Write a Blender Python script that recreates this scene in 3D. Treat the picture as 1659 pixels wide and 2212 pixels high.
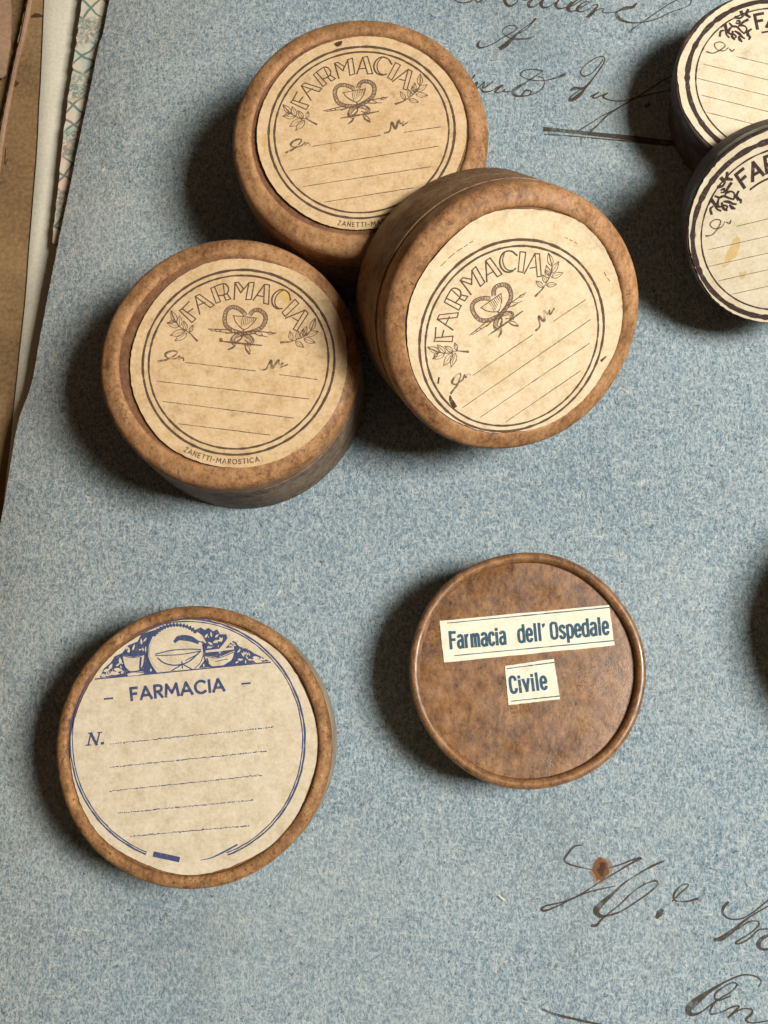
import bpy, math, random
import numpy as np
from mathutils import Matrix, Vector

random.seed(7)
for o in list(bpy.data.objects):
    bpy.data.objects.remove(o)
S = bpy.context.scene
COL = S.collection

# ------------------------------------------------------------------ camera
IW, IH, FPX = 1659.0, 2212.0, 2400.0          # picture units and focal length in those units
CAMH = 0.2625                                  # metres above the folder
_u = -np.array([110.0, -450.0, -FPX]); _u /= np.linalg.norm(_u)
_y = np.array([0, 1.0, 0]) - _u * _u[1]; _y /= np.linalg.norm(_y)
_x = np.cross(_y, _u)
ROT = np.stack([_x, _y, _u], 1)                # world -> camera
cd = bpy.data.cameras.new('camera')
cam = bpy.data.objects.new('camera', cd); COL.objects.link(cam)
m = Matrix([list(r) for r in ROT.T]).to_4x4(); m.translation = (0, 0, CAMH)
cam.matrix_world = m
cd.sensor_fit = 'HORIZONTAL'; cd.sensor_width = 36.0; cd.lens = 36.0 * FPX / IW
cd.clip_start = 0.01; cd.clip_end = 50.0
S.camera = cam

# ------------------------------------------------------------------ light
w = bpy.data.worlds.new('World'); S.world = w; w.use_nodes = True
bg = w.node_tree.nodes['Background']
bg.inputs[0].default_value = (1.0, 0.66, 0.40, 1); bg.inputs[1].default_value = 0.074

LAZ, LEL, LD = math.radians(-3), math.radians(54.5), 0.95
ld = bpy.data.lights.new('window_light', 'AREA'); ld.shape = 'RECTANGLE'
ld.size = 0.25; ld.size_y = 0.27; ld.energy = 14.5; ld.color = (1.0, 0.965, 0.915)
lo = bpy.data.objects.new('window_light', ld); COL.objects.link(lo)
ltar = Vector((0.01, 0.055, 0))
ldir = Vector((math.cos(LEL) * math.cos(LAZ), math.cos(LEL) * math.sin(LAZ), math.sin(LEL)))
lo.location = ltar + ldir * LD
lo.rotation_euler = ldir.to_track_quat('Z', 'Y').to_euler()

S.view_settings.view_transform = 'Standard'; S.view_settings.look = 'None'
S.view_settings.exposure = 0.0; S.view_settings.gamma = 1.0
S.view_settings.use_curve_mapping = False
S.render.engine = 'CYCLES'

# ------------------------------------------------------------------ helpers
def at(u, v, z=0.0):
    """picture point -> point of the horizontal plane at height z"""
    d = np.array([(u - IW / 2) / FPX, -(v - IH / 2) / FPX, -1.0]) @ ROT
    p = np.array([0, 0, CAMH]) + d * ((z - CAMH) / d[2])
    return p

def crop(x0, y0, s):
    k = IW / 3024.0
    return lambda p: ((x0 + p[0] * s) * k, (y0 + p[1] * s) * k)

class MB:
    def __init__(self): self.v = []; self.f = []
    def add(self, vs, fs):
        o = len(self.v); self.v += [tuple(map(float, q)) for q in vs]
        self.f += [tuple(i + o for i in f) for f in fs]
    def build(self, name, mat, parent=None, smooth=False, angle=None):
        me = bpy.data.meshes.new(name); me.from_pydata(self.v, [], self.f); me.update()
        if smooth:
            me.polygons.foreach_set('use_smooth', [True] * len(me.polygons))
            if angle: me.set_sharp_from_angle(angle=math.radians(angle))
        me.materials.append(mat)
        o = bpy.data.objects.new(name, me); COL.objects.link(o)
        if parent: o.parent = parent
        return o

def tag(o, label=None, cat=None, group=None, kind=None):
    if label: o['label'] = label
    if cat: o['category'] = cat
    if group: o['group'] = group
    if kind: o['kind'] = kind
    return o

def spline(pts, n=6):
    """Catmull-Rom through points of any dimension"""
    P = [np.array(p, float) for p in pts]
    if len(P) < 3:
        return [P[0] + (P[-1] - P[0]) * t for t in np.linspace(0, 1, n)]
    P = [2 * P[0] - P[1]] + P + [2 * P[-1] - P[-2]]
    out = []
    for i in range(1, len(P) - 2):
        a, b, c, d = P[i - 1:i + 3]
        for k in range(n):
            t = k / n
            out.append(.5 * (2 * b + (c - a) * t + (2 * a - 5 * b + 4 * c - d) * t * t + (3 * b - a - 3 * c + d) * t ** 3))
    out.append(P[-2]); return out

class Ink:
    """flat strokes of ink in a plane; fn maps drawing point -> (x, y) metres, z is the film's height"""
    def __init__(self, fn, z, step=1.5e-6):
        self.fn = fn; self.z = z; self.mb = MB(); self.k = 0; self.step = step
    def _z(self):
        self.k += 1; return self.z + (self.k % 40) * self.step
    def stroke(self, pts, w, curve=True, n=5, cap=True, jit=0.0):
        """pts (x, y[, width factor]); w in metres"""
        P = [(p[0], p[1], (p[2] if len(p) > 2 else 1.0)) for p in pts]
        Q = spline(P, n) if curve and len(P) > 2 else [np.array(p, float) for p in P]
        if len(Q) == 2 and jit:
            Q = [Q[0] + (Q[1] - Q[0]) * t for t in np.linspace(0, 1, 24)]
        X = np.array([self.fn((q[0], q[1])) for q in Q]); W = np.array([max(q[2], .15) for q in Q]) * w / 2
        if jit:
            X = X + np.random.RandomState(self.k + 3).normal(0, jit, X.shape)
            W = W * np.random.RandomState(self.k + 9).uniform(.7, 1.25, W.shape)
        T = np.gradient(X, axis=0); T /= (np.linalg.norm(T, axis=1)[:, None] + 1e-12)
        N = np.stack([-T[:, 1], T[:, 0]], 1)
        if cap:
            X[0] -= T[0] * W[0] * .7; X[-1] += T[-1] * W[-1] * .7
        z = self._z(); vs = []; fs = []
        for i in range(len(X)):
            a = X[i] + N[i] * W[i]; b = X[i] - N[i] * W[i]; zz = z + i * 2e-8
            vs += [(a[0], a[1], zz), (b[0], b[1], zz)]
            if i: fs.append((2 * i - 2, 2 * i - 1, 2 * i + 1, 2 * i))
        self.mb.add(vs, fs)
    def segs(self, pts, w):
        for a, b in zip(pts[:-1], pts[1:]): self.stroke([a, b], w, curve=False)
    def poly(self, pts, curve=False):
        Q = [(p[0], p[1]) for p in pts]
        if curve:
            Q = [tuple(q) for q in spline(Q + [Q[0]], 4)][:-1]
        z = self._z(); X = [self.fn(q) for q in Q]
        self.mb.add([(x[0], x[1], z) for x in X], [tuple(range(len(X)))])
    def leaf(self, a, b, wf=.35, fill=True, w=None):
        a = np.array(a, float); b = np.array(b, float); d = b - a; n = np.array([-d[1], d[0]])
        L = [a + d * t + n * wf * math.sin(math.pi * t ** .8) * .5 for t in np.linspace(0, 1, 7)]
        R = [a + d * t - n * wf * math.sin(math.pi * t ** .8) * .5 for t in np.linspace(1, 0, 7)]
        if fill: self.poly(L + R[1:-1])
        else: self.stroke(L, w); self.stroke(R, w)
    def build(self, name, mat, parent):
        return self.mb.build(name, mat, parent)

# a plain capital stroke alphabet
def arc(cx, cy, rx, ry, a0, a1, n=14):
    return [(cx + rx * math.cos(math.radians(a)), cy + ry * math.sin(math.radians(a))) for a in np.linspace(a0, a1, n)]
FONT = {
 'F': (.52, [[(.05, 0), (.05, 1)], [(.05, 1), (.5, 1)], [(.05, .52), (.42, .52)]]),
 'A': (.78, [[(0, 0), (.38, 1)], [(.38, 1), (.76, 0)], [(.15, .3), (.6, .3)]]),
 'R': (.6, [[(.05, 0), (.05, 1)], [(.05, 1), (.36, 1), (.52, .9), (.52, .63), (.36, .5), (.05, .5)], [(.26, .5), (.55, 0)]]),
 'M': (.92, [[(0, 0), (.1, 1)], [(.1, 1), (.45, .28)], [(.45, .28), (.8, 1)], [(.8, 1), (.9, 0)]]),
 'C': (.78, [arc(.45, .5, .42, .5, 48, 312)]),
 'I': (.12, [[(.06, 0), (.06, 1)]]),
 'Z': (.55, [[(0, 1), (.5, 1)], [(.5, 1), (0, 0)], [(0, 0), (.5, 0)]]),
 'N': (.66, [[(0, 0), (0, 1)], [(0, 1), (.6, 0)], [(.6, 0), (.6, 1)]]),
 'E': (.5, [[(0, 0), (0, 1)], [(0, 1), (.45, 1)], [(0, .5), (.38, .5)], [(0, 0), (.45, 0)]]),
 'T': (.6, [[(.3, 0), (.3, 1)], [(0, 1), (.6, 1)]]),
 'O': (.85, [arc(.42, .5, .42, .5, 0, 360, 22)]),
 'S': (.55, [[(.5, .86), (.3, 1), (.06, .85), (.1, .6), (.42, .42), (.5, .18), (.25, 0), (0, .14)]]),
 '-': (.4, [[(.05, .45), (.35, .45)]]),
}
def draw_text(ink, s, place, w, gap=.22):
    """place(x, y): text units (cap height 1) -> drawing plane; returns the advance"""
    x = 0
    for ch in s:
        adv, strokes = FONT[ch]
        for st in strokes:
            Q = [place(x + a, b) for a, b in st]
            if len(Q) > 2: ink.stroke([(q[0], q[1]) for q in Q], w, n=2)
            else: ink.stroke(Q, w, curve=False)
        x += adv + gap
    return x - gap
def text_width(s, gap=.22): return sum(FONT[c][0] + gap for c in s) - gap

_bowl = [(.36, .60), (.27, .73), (.11, .73), (.02, .58), (.02, .16), (.11, .01), (.27, .01), (.36, .14)]
NARROW = {   # narrow bold upright letters, cap height 1
 'F': (.42, [[(.06, 0), (.06, 1)], [(.06, .95), (.42, .95)], [(.06, .52), (.36, .52)]]),
 'C': (.40, [[(.38, .72), (.36, .88), (.26, .97), (.14, .97), (.04, .84), (.02, .5), (.04, .16), (.14, .03), (.26, .03), (.36, .12), (.38, .28)]]),
 'O': (.44, [[(.22, .98), (.09, .93), (.03, .78), (.03, .22), (.09, .07), (.22, .02), (.35, .07), (.41, .22), (.41, .78), (.35, .93), (.22, .98)]]),
 'a': (.38, [[(.04, .60), (.09, .71), (.2, .74), (.31, .70), (.35, .58), (.35, .3)], [(.35, .35), (.35, 0)], [(.35, .44), (.16, .42), (.04, .33), (.03, .12), (.12, .01), (.25, .03), (.35, .14)]]),
 'c': (.34, [[(.34, .54), (.30, .70), (.19, .74), (.08, .68), (.03, .52), (.03, .22), (.08, .06), (.19, 0), (.30, .05), (.34, .2)]]),
 'd': (.38, [_bowl, [(.36, 0), (.36, 1)]]),
 'e': (.36, [[(.03, .39), (.34, .39)], [(.34, .39), (.34, .56), (.28, .70), (.19, .74), (.08, .68), (.03, .52), (.03, .22), (.08, .06), (.19, 0), (.30, .05), (.34, .18)]]),
 'i': (.12, [[(.06, 0), (.06, .70)], [(.06, .88), (.06, .95)]]),
 'l': (.12, [[(.06, 0), (.06, 1)]]),
 'm': (.60, [[(.05, 0), (.05, .72)], [(.05, .56), (.12, .70), (.22, .73), (.29, .64), (.30, .4)], [(.30, .45), (.30, 0)], [(.30, .56), (.37, .70), (.47, .73), (.54, .64), (.55, .4)], [(.55, .45), (.55, 0)]]),
 'r': (.26, [[(.05, 0), (.05, .72)], [(.05, .52), (.10, .66), (.18, .72), (.26, .72)]]),
 's': (.34, [[(.33, .56), (.28, .70), (.17, .74), (.06, .67), (.04, .53), (.12, .42), (.26, .31), (.33, .18), (.27, .04), (.16, 0), (.06, .05), (.02, .18)]]),
 'p': (.38, [[(.38 - x, y) for x, y in _bowl], [(.03, -.26), (.03, .72)]]),
 'v': (.38, [[(.02, .72), (.19, .02)], [(.19, .02), (.36, .72)]]),
 "'": (.10, [[(.05, .99, 1.2), (.07, .90, 1.1), (.02, .74, .4)]]),
}

# ------------------------------------------------------------------ materials
class N:
    def __init__(self, name):
        self.m = bpy.data.materials.new(name); self.m.use_nodes = True
        self.t = self.m.node_tree; self.b = self.t.nodes['Principled BSDF']; self.out = self.t.nodes['Material Output']
        self.co = self.t.nodes.new('ShaderNodeTexCoord').outputs['Object']
        self.rand = None
    def node(self, typ, **kw):
        n = self.t.nodes.new(typ)
        for k, v in kw.items(): setattr(n, k, v)
        return n
    def link(self, a, b): self.t.links.new(a, b)
    def mapping(self, scale=(1, 1, 1), rot=(0, 0, 0)):
        n = self.node('ShaderNodeMapping'); n.inputs['Scale'].default_value = scale; n.inputs['Rotation'].default_value = rot
        self.link(self.co, n.inputs[0]); return n.outputs[0]
    def noise(self, scale, detail=3, rough=.55, dist=0, vec=None, seed=0.0):
        n = self.node('ShaderNodeTexNoise', noise_dimensions='3D')
        for k, v in (('Scale', scale), ('Detail', detail), ('Roughness', rough), ('Distortion', dist if dist >= 1 else 0)): n.inputs[k].default_value = v
        if self.rand is None:
            oi = self.node('ShaderNodeObjectInfo'); cx = self.node('ShaderNodeCombineXYZ')
            for i, k in enumerate((.31, .17, .23)): self.link(self.math('MULTIPLY', oi.outputs['Random'], k), cx.inputs[i])
            self.rand = cx.outputs[0]
        ad = self.node('ShaderNodeVectorMath', operation='ADD'); self.link(vec or self.co, ad.inputs[0]); self.link(self.rand, ad.inputs[1])
        a2 = self.node('ShaderNodeVectorMath', operation='ADD'); self.link(ad.outputs[0], a2.inputs[0]); a2.inputs[1].default_value = (seed * .0137, seed * .0071, seed * .0113)
        self.link(a2.outputs[0], n.inputs['Vector'])
        return n.outputs['Fac']
    def math(self, op, a, b=None, c=None):
        n = self.node('ShaderNodeMath', operation=op)
        for i, v in enumerate((a, b, c)):
            if v is None: continue
            if isinstance(v, (int, float)): n.inputs[i].default_value = v
            else: self.link(v, n.inputs[i])
        return n.outputs[0]
    def ramp(self, fac, stops, interp='LINEAR'):
        n = self.node('ShaderNodeValToRGB'); cr = n.color_ramp; cr.interpolation = interp
        while len(cr.elements) < len(stops): cr.elements.new(.5)
        for e, (p, c) in zip(cr.elements, stops):
            e.position = p; e.color = (*c, 1) if len(c) == 3 else c
        self.link(fac, n.inputs[0]); return n.outputs[0]
    def step(self, fac, a, b):
        """0 below a, 1 above b"""
        n = self.node('ShaderNodeMapRange', clamp=True)
        n.inputs['From Min'].default_value = a; n.inputs['From Max'].default_value = b
        self.link(fac, n.inputs['Value']); return n.outputs[0]
    def mix(self, fac, a, b, blend='MIX'):
        n = self.node('ShaderNodeMix', data_type='RGBA', blend_type=blend)
        for s, v in ((0, fac), (6, a), (7, b)):
            if isinstance(v, (int, float)): n.inputs[s].default_value = v
            elif isinstance(v, tuple): n.inputs[s].default_value = (*v, 1)
            else: self.link(v, n.inputs[s])
        return n.outputs[2]
    def bump(self, h, strength=.5, dist=.0002, normal=None):
        n = self.node('ShaderNodeBump'); n.inputs['Strength'].default_value = strength; n.inputs['Distance'].default_value = dist
        self.link(h, n.inputs['Height'])
        if normal: self.link(normal, n.inputs['Normal'])
        return n.outputs[0]
    def done(self, color, rough=.8, normal=None, spec=.3, coat=0):
        if isinstance(color, tuple): self.b.inputs['Base Color'].default_value = (*color, 1)
        else: self.link(color, self.b.inputs['Base Color'])
        if isinstance(rough, (int, float)): self.b.inputs['Roughness'].default_value = rough
        else: self.link(rough, self.b.inputs['Roughness'])
        self.b.inputs['Specular IOR Level'].default_value = spec
        self.b.inputs['Coat Weight'].default_value = coat
        if normal: self.link(normal, self.b.inputs['Normal'])
        return self.m
    def fade(self, fac):
        """let the surface below show where fac is 0 (worn ink)"""
        t = self.node('ShaderNodeBsdfTransparent'); mx = self.node('ShaderNodeMixShader')
        self.link(fac, mx.inputs[0]); self.link(t.outputs[0], mx.inputs[1]); self.link(self.b.outputs[0], mx.inputs[2])
        self.link(mx.outputs[0], self.out.inputs['Surface'])

def mat_blue():
    n = N('blue_rag_paper')
    v = n.mapping((1.0, .62, 1), (0, 0, .12))
    a = n.noise(2700, 2, .6, .5, v); b = n.noise(1250, 3, .6, .9, v, 3); c = n.noise(30, 5, .6, 0, None, 7)
    f = n.math('MULTIPLY_ADD', b, .48, n.math('MULTIPLY', a, .52))
    f = n.math('MULTIPLY_ADD', n.math('SUBTRACT', c, .5), .16, f)
    col = n.ramp(f, [(.36, (.108, .165, .202)), (.45, (.185, .253, .287)), (.51, (.248, .322, .348)), (.57, (.318, .390, .404)), (.66, (.42, .478, .475))])
    def strands(angs, seed, lo_, hi_, sc=2500, st=5.5):
        out = None
        for i, an in enumerate(angs):
            mp = n.node('ShaderNodeMapping', vector_type='TEXTURE'); mp.inputs['Rotation'].default_value = (0, 0, an); mp.inputs['Scale'].default_value = (1, st, 1)
            n.link(n.co, mp.inputs[0])
            q = n.step(n.noise(sc, 1, .5, .9, mp.outputs[0], seed + i * 3.7), lo_, hi_)
            out = q if out is None else n.math('MAXIMUM', out, q)
        return out
    dk = strands((.15, 1.0, 2.2, -.35), 61, .60, .70)
    col = n.mix(n.math('MULTIPLY', dk, .50), col, (.080, .118, .152))
    lt = strands((.5, 1.5, 2.7, .05), 83, .60, .70)
    col = n.mix(n.math('MULTIPLY', lt, .44), col, (.545, .580, .555))
    # single dark and pale fibres
    r1 = n.math('ABSOLUTE', n.math('SUBTRACT', n.noise(420, 1, .4, 1.6, v, 11), .5))
    msk = n.step(n.noise(260, 2, .5, 0, None, 13), .56, .62)
    col = n.mix(n.math('MULTIPLY', n.math('SUBTRACT', 1.0, n.step(r1, .004, .012)), n.math('MULTIPLY', msk, .85)), col, (.035, .06, .09))
    r2 = n.math('ABSOLUTE', n.math('SUBTRACT', n.noise(380, 1, .4, 1.8, v, 17), .5))
    msk2 = n.step(n.noise(230, 2, .5, 0, None, 19), .55, .62)
    col = n.mix(n.math('MULTIPLY', n.math('SUBTRACT', 1.0, n.step(r2, .004, .014)), n.math('MULTIPLY', msk2, .75)), col, (.62, .62, .55))
    # soiling with a shape of its own
    s = n.step(n.noise(26, 6, .68, .6, None, 23), .54, .74)
    col = n.mix(n.math('MULTIPLY', s, .38), col, (.16, .17, .15))
    s = n.step(n.noise(14, 4, .6, .8, None, 27), .52, .70)
    col = n.mix(n.math('MULTIPLY', s, .22), col, (.42, .45, .42))
    fl = n.step(n.noise(900, 1, .4, 0, None, 29), .74, .78)
    col = n.mix(n.math('MULTIPLY', fl, .7), col, (.07, .065, .055))
    p0 = at(236, 0); p1 = at(0, 1135); ex, ey = p1[0] - p0[0], p1[1] - p0[1]; el = math.hypot(ex, ey)
    sx = n.node('ShaderNodeSeparateXYZ'); n.link(n.co, sx.inputs[0])
    d = n.math('ADD', n.math('MULTIPLY', n.math('SUBTRACT', sx.outputs[0], p0[0]), -ey / el), n.math('MULTIPLY', n.math('SUBTRACT', sx.outputs[1], p0[1]), ex / el))
    d = n.math('MULTIPLY_ADD', n.math('SUBTRACT', c, .5), .02, d)
    edge_tint = n.math('SUBTRACT', 1.0, n.step(d, -.004, .055))          # warmer, slightly darker tint towards the left edge
    col = n.mix(edge_tint, col, (1.06, .93, .84), 'MULTIPLY')
    nb = n.bump(f, .65, .00022)
    return n.done(col, .93, nb, .15)

def mat_wood(name, dark, mid, light, rough=.58, spec=.28, pores=.6, stain=.75, stretch=(1, 1, .25), bump=.4, lumps=0):
    n = N(name)
    v = n.mapping((1, .6, 1), (0, 0, .6))
    a = n.noise(520, 6, .70, .5, v); b = n.noise(90, 5, .65, .8, None, 3); c = n.noise(1500, 3, .65, 0, v, 5)
    f = n.math('MULTIPLY_ADD', a, .42, n.math('MULTIPLY', b, .36)); f = n.math('MULTIPLY_ADD', c, .22, f)
    col = n.ramp(f, [(.365, dark), (.50, mid), (.64, light)])
    p = n.step(n.noise(1300, 3, .6, .6, None, 9), .58, .70)
    col = n.mix(n.math('MULTIPLY', p, pores), col, tuple(x * .7 for x in dark))
    cr_ = n.math('ABSOLUTE', n.math('SUBTRACT', n.noise(260, 4, .6, 1.4, None, 41), .5))
    cm = n.step(n.noise(120, 3, .6, 0, None, 43), .50, .60)
    crk = n.math('MULTIPLY', n.math('SUBTRACT', 1.0, n.step(cr_, .004, .020)), cm)
    col = n.mix(n.math('MULTIPLY', crk, .65), col, tuple(x * .5 for x in dark))
    s = n.step(n.noise(95, 7, .78, .8, None, 15), .53, .70)
    col = n.mix(n.math('MULTIPLY', s, stain), col, tuple(x * .7 for x in dark))
    r = n.ramp(n.noise(160, 4, .6, 0, None, 21), [(.3, (rough - .12,) * 3), (.7, (rough + .22,) * 3)])
    nb = n.bump(n.math('MULTIPLY_ADD', crk, -.10, f), bump, .0003)
    if lumps: nb = n.bump(n.noise(190, 4, .6, .5, None, 51), lumps, .0012, nb)
    return n.done(col, r, nb, spec)

def mat_label(name, base, pale, brown, fox=.5, amt=1.0):
    n = N(name)
    a = n.noise(1500, 4, .65); b = n.noise(330, 5, .66, .3, None, 4)
    f = n.math('MULTIPLY_ADD', a, .45, n.math('MULTIPLY', b, .55))
    col = n.ramp(f, [(.33, brown), (.49, base), (.65, pale)])
    s = n.step(n.noise(240, 5, .7, .2, None, 8), .60, .74)
    col = n.mix(n.math('MULTIPLY', s, fox), col, tuple(x * .55 for x in brown))
    s2 = n.step(n.noise(95, 4, .6, .3, None, 12), .58, .72)
    col = n.mix(n.math('MULTIPLY', s2, .35 * amt), col, (brown[0] * .95, brown[1] * .85, brown[2] * .55))
    return n.done(col, .66, n.bump(n.noise(150, 3, .5, .4, None, 33), .30, .0006, n.bump(f, .4, .00014)), .28)

def mat_ink(name, c, wear=.45, scale=1500, lo=.36, hi=.50):
    n = N(name)
    a = n.noise(scale, 3, .6)
    m_ = n.done(n.mix(a, c, tuple(min(1, x * 1.9 + .01) for x in c)), .7, None, .2)
    n.fade(n.math('MULTIPLY_ADD', n.step(a, lo, hi), wear, 1 - wear))
    return m_

def mat_flat(name, c, var=.25, rough=.85, scale=900, big=40, spec=.2, bump=.3):
    n = N(name)
    f = n.math('MULTIPLY_ADD', n.noise(scale, 4, .6), .5, n.math('MULTIPLY', n.noise(big, 5, .6, .3, None, 5), .5))
    col = n.ramp(f, [(.34, tuple(x * (1 - var) for x in c)), (.5, c), (.66, tuple(min(1, x * (1 + var)) for x in c))])
    return n.done(col, rough, n.bump(f, bump, .0002), spec)

def mat_pattern():
    n = N('green_patterned_paper')
    def lines(rot, per, lo_, hi_):
        wv = n.node('ShaderNodeTexWave', wave_type='BANDS', bands_direction='X')
        wv.inputs['Scale'].default_value = per; wv.inputs['Distortion'].default_value = 3.0
        wv.inputs['Detail'].default_value = 2.0; wv.inputs['Detail Scale'].default_value = 1.2
        n.link(n.mapping((1, 1, 1), (0, 0, rot)), wv.inputs['Vector'])
        return n.step(wv.outputs['Fac'], lo_, hi_)
    base = n.ramp(n.noise(170, 3, .6, .2), [(.38, (.42, .46, .37)), (.50, (.56, .53, .41)), (.62, (.64, .49, .36))])
    sx = n.node('ShaderNodeSeparateXYZ'); n.link(n.co, sx.inputs[0])
    ph = n.math('MULTIPLY_ADD', sx.outputs[1], 2 * math.pi / .0165, n.math('MULTIPLY', n.noise(160, 2, .5, 0, None, 3), 2.2))
    band = n.step(n.math('SINE', ph), -.1, .45)
    k = n.math('MAXIMUM', lines(.75, 74, .91, .985), lines(-.95, 74, .91, .985))
    k = n.math('MULTIPLY', k, n.math('SUBTRACT', 1.0, n.math('MULTIPLY', band, .5)))
    sp = n.step(n.noise(1300, 3, .65, .4, None, 9), .40, .56)
    k = n.math('MAXIMUM', k, n.math('MULTIPLY', band, n.math('MULTIPLY', sp, .85)))
    col = n.mix(n.math('MULTIPLY', k, .85), base, (.075, .135, .115))
    return n.done(col, .8, None, .2)

M = {}
M['blue'] = mat_blue()
M['lid'] = mat_wood('turned_wood', (.120, .052, .019), (.350, .178, .074), (.530, .305, .145), stain=.5)
M['lid_old'] = mat_wood('worn_wood', (.080, .034, .012), (.300, .150, .057), (.520, .295, .130), pores=.8, stain=.65, bump=.7)
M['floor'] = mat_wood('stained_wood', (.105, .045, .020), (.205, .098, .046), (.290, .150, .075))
M['plain_lid'] = mat_wood('varnished_wood', (.055, .022, .008), (.230, .108, .038), (.400, .212, .085), rough=.36, spec=.7, pores=.6, stain=.85, bump=.32, lumps=.07)
M['body'] = mat_wood('grey_worn_wood', (.055, .036, .024), (.190, .132, .088), (.320, .235, .165), rough=.6, stain=.9)
M['body_brown'] = mat_wood('side_wood', (.080, .038, .016), (.250, .138, .064), (.385, .235, .125), rough=.55, stain=.8)
M['body_pale'] = mat_wood('pale_side_wood', (.20, .15, .10), (.33, .27, .19), (.42, .36, .27), rough=.6, stain=.2)
M['tan'] = mat_label('tan_label_paper', (.615, .432, .235), (.705, .525, .325), (.460, .295, .140))
M['cream'] = mat_label('cream_label_paper', (.665, .530, .335), (.745, .620, .425), (.540, .395, .215), .45, .7)
M['beige'] = mat_label('beige_label_paper', (.620, .525, .370), (.705, .620, .465), (.500, .400, .255), .4, .5)
M['ivory'] = mat_label('ivory_label_paper', (.690, .600, .420), (.760, .685, .515), (.580, .475, .300), .45, .7)
M['slip'] = mat_label('pale_slip_paper', (.775, .725, .570), (.830, .790, .650), (.690, .610, .430), .25, .35)
M['ink_brown'] = mat_ink('brown_print', (.062, .038, .021), .42)
M['ink_fine'] = mat_ink('fine_brown_print', (.095, .058, .033), .6, 1400, .38, .54)
M['ink_faint'] = mat_ink('faint_brown_print', (.085, .052, .028), .85, 700, .40, .62)
M['ink_half'] = mat_ink('snake_tint', (.20, .13, .08), .85, 2600, .44, .54)
M['ink_dark'] = mat_ink('sepia_print', (.030, .017, .014), .35)
M['ink_navy'] = mat_ink('navy_print', (.032, .045, .105), .45, 1300, .36, .5)
M['ink_slip'] = mat_ink('slate_print', (.022, .060, .092), .4, 1600, .36, .48)
M['ink_pen'] = mat_ink('iron_gall_ink', (.038, .027, .016), .62, 420, .34, .62)
M['dark'] = mat_wood('black_lacquer', (.014, .010, .007), (.050, .034, .023), (.130, .082, .052), rough=.38, spec=.5, pores=.4, stain=.4)
M['dark_side'] = mat_wood('dark_paper_side', (.032, .023, .017), (.100, .074, .056), (.175, .128, .096), rough=.6, pores=.3, stain=.5)
M['rust'] = mat_ink('rust_stain', (.135, .052, .013), .6, 700, .34, .6)
M['rust_halo'] = mat_ink('rust_halo', (.20, .12, .055), .97, 260, .30, .95)
M['rust_core'] = mat_ink('rust_core', (.045, .018, .008), .5, 900, .4, .55)
M['yellow'] = mat_ink('yellow_stain', (.52, .36, .10), .75, 300, .40, 1.0)
M['brown_card'] = mat_flat('brown_card', (.215, .132, .060), .45)
M['tan_card'] = mat_flat('tan_card', (.30, .19, .115), .3)
M['white_sheet'] = mat_flat('cream_laid_paper', (.640, .600, .470), .16, .8, 1200)
M['pattern'] = mat_pattern()
M['table'] = mat_wood('table_wood', (.05, .03, .015), (.10, .06, .03), (.15, .09, .05))

# ------------------------------------------------------------------ table and papers
mb = MB(); mb.add([(-.9, -.7, -.0178), (.9, -.7, -.0178), (.9, .9, -.0178), (-.9, .9, -.0178)], [(0, 1, 2, 3)])
tag(mb.build('table', M['table']), kind='structure')

def rough_edge(pts, step=.0012, amp=.00012, seed=1):
    """resample an open edge with a slight deckle"""
    rs = np.random.RandomState(seed); out = []
    for a, b in zip(pts[:-1], pts[1:]):
        a = np.array(a); b = np.array(b); n = max(1, int(np.linalg.norm(b - a) / step))
        for i in range(n): out.append(a + (b - a) * i / n + rs.normal(0, amp, 2))
    out.append(np.array(pts[-1])); return out

def sheet(name, outline, z0, z1, mat, parent=None):
    n = len(outline); mb = MB()
    mb.add([(p[0], p[1], z1) for p in outline] + [(p[0], p[1], z0) for p in outline],
           [tuple(range(n)), tuple(reversed(range(n, 2 * n)))] + [((i + 1) % n, i, n + i, n + (i + 1) % n) for i in range(n)])
    return mb.build(name, mat, parent)

def edge(us, z): return [at(u, v, z)[:2] for u, v in us]

# the blue folder: a cover over inner leaves
fold = bpy.data.objects.new('paper_folder', None); COL.objects.link(fold)
tag(fold, 'mottled blue grey rag paper folder with ink handwriting, lying under all the boxes', 'folder')
BE = [(340, -620), (236, 0), (213, 100), (191, 210), (168, 318), (150, 410), (132, 494), (110, 604), (88, 720), (68, 829), (39, 913), (20, 1020), (0, 1135), (-60, 1430), (-300, 2600)]
ZE, BD = -.0017, .018                       # the cover droops towards its left edge
eb = edge(BE, ZE)
row0 = rough_edge([q for q in spline(eb, 6)], .0010, .00003, 4)
cols = [0, .0012, .0025, .004, .006, .0085, .0115, .0145, .018]
def cover_mesh(shift, ztop, th, inset):
    mb = MB(); vs = []; k = len(cols) + 1; n = len(row0)
    for side in (0, 1):
        for i, p in enumerate(row0):
            p = np.array(p) + (inset, 0)
            for d in cols:
                vs.append((p[0] + d, p[1] + d * .22, ztop + ZE * (1 - d / BD) ** 2 - side * th))
            vs.append((.42, p[1] + .1, ztop - side * th))
    o = n * k; fs = []
    for i in range(n - 1):
        for j in range(k - 1):
            q = i * k + j
            fs.append((q, q + k, q + k + 1, q + 1)); fs.append((o + q, o + q + 1, o + q + k + 1, o + q + k))
        fs.append((i * k, o + i * k, o + (i + 1) * k, (i + 1) * k))
    mb.add(vs, fs); return mb
cover = cover_mesh(0, 0, .0004, 0).build('cover', M['blue'], fold, True, 40)
cover_mesh(0, -.0006, .0004, .0006).build('inner_leaf', M['blue'], fold, True, 40)

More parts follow.
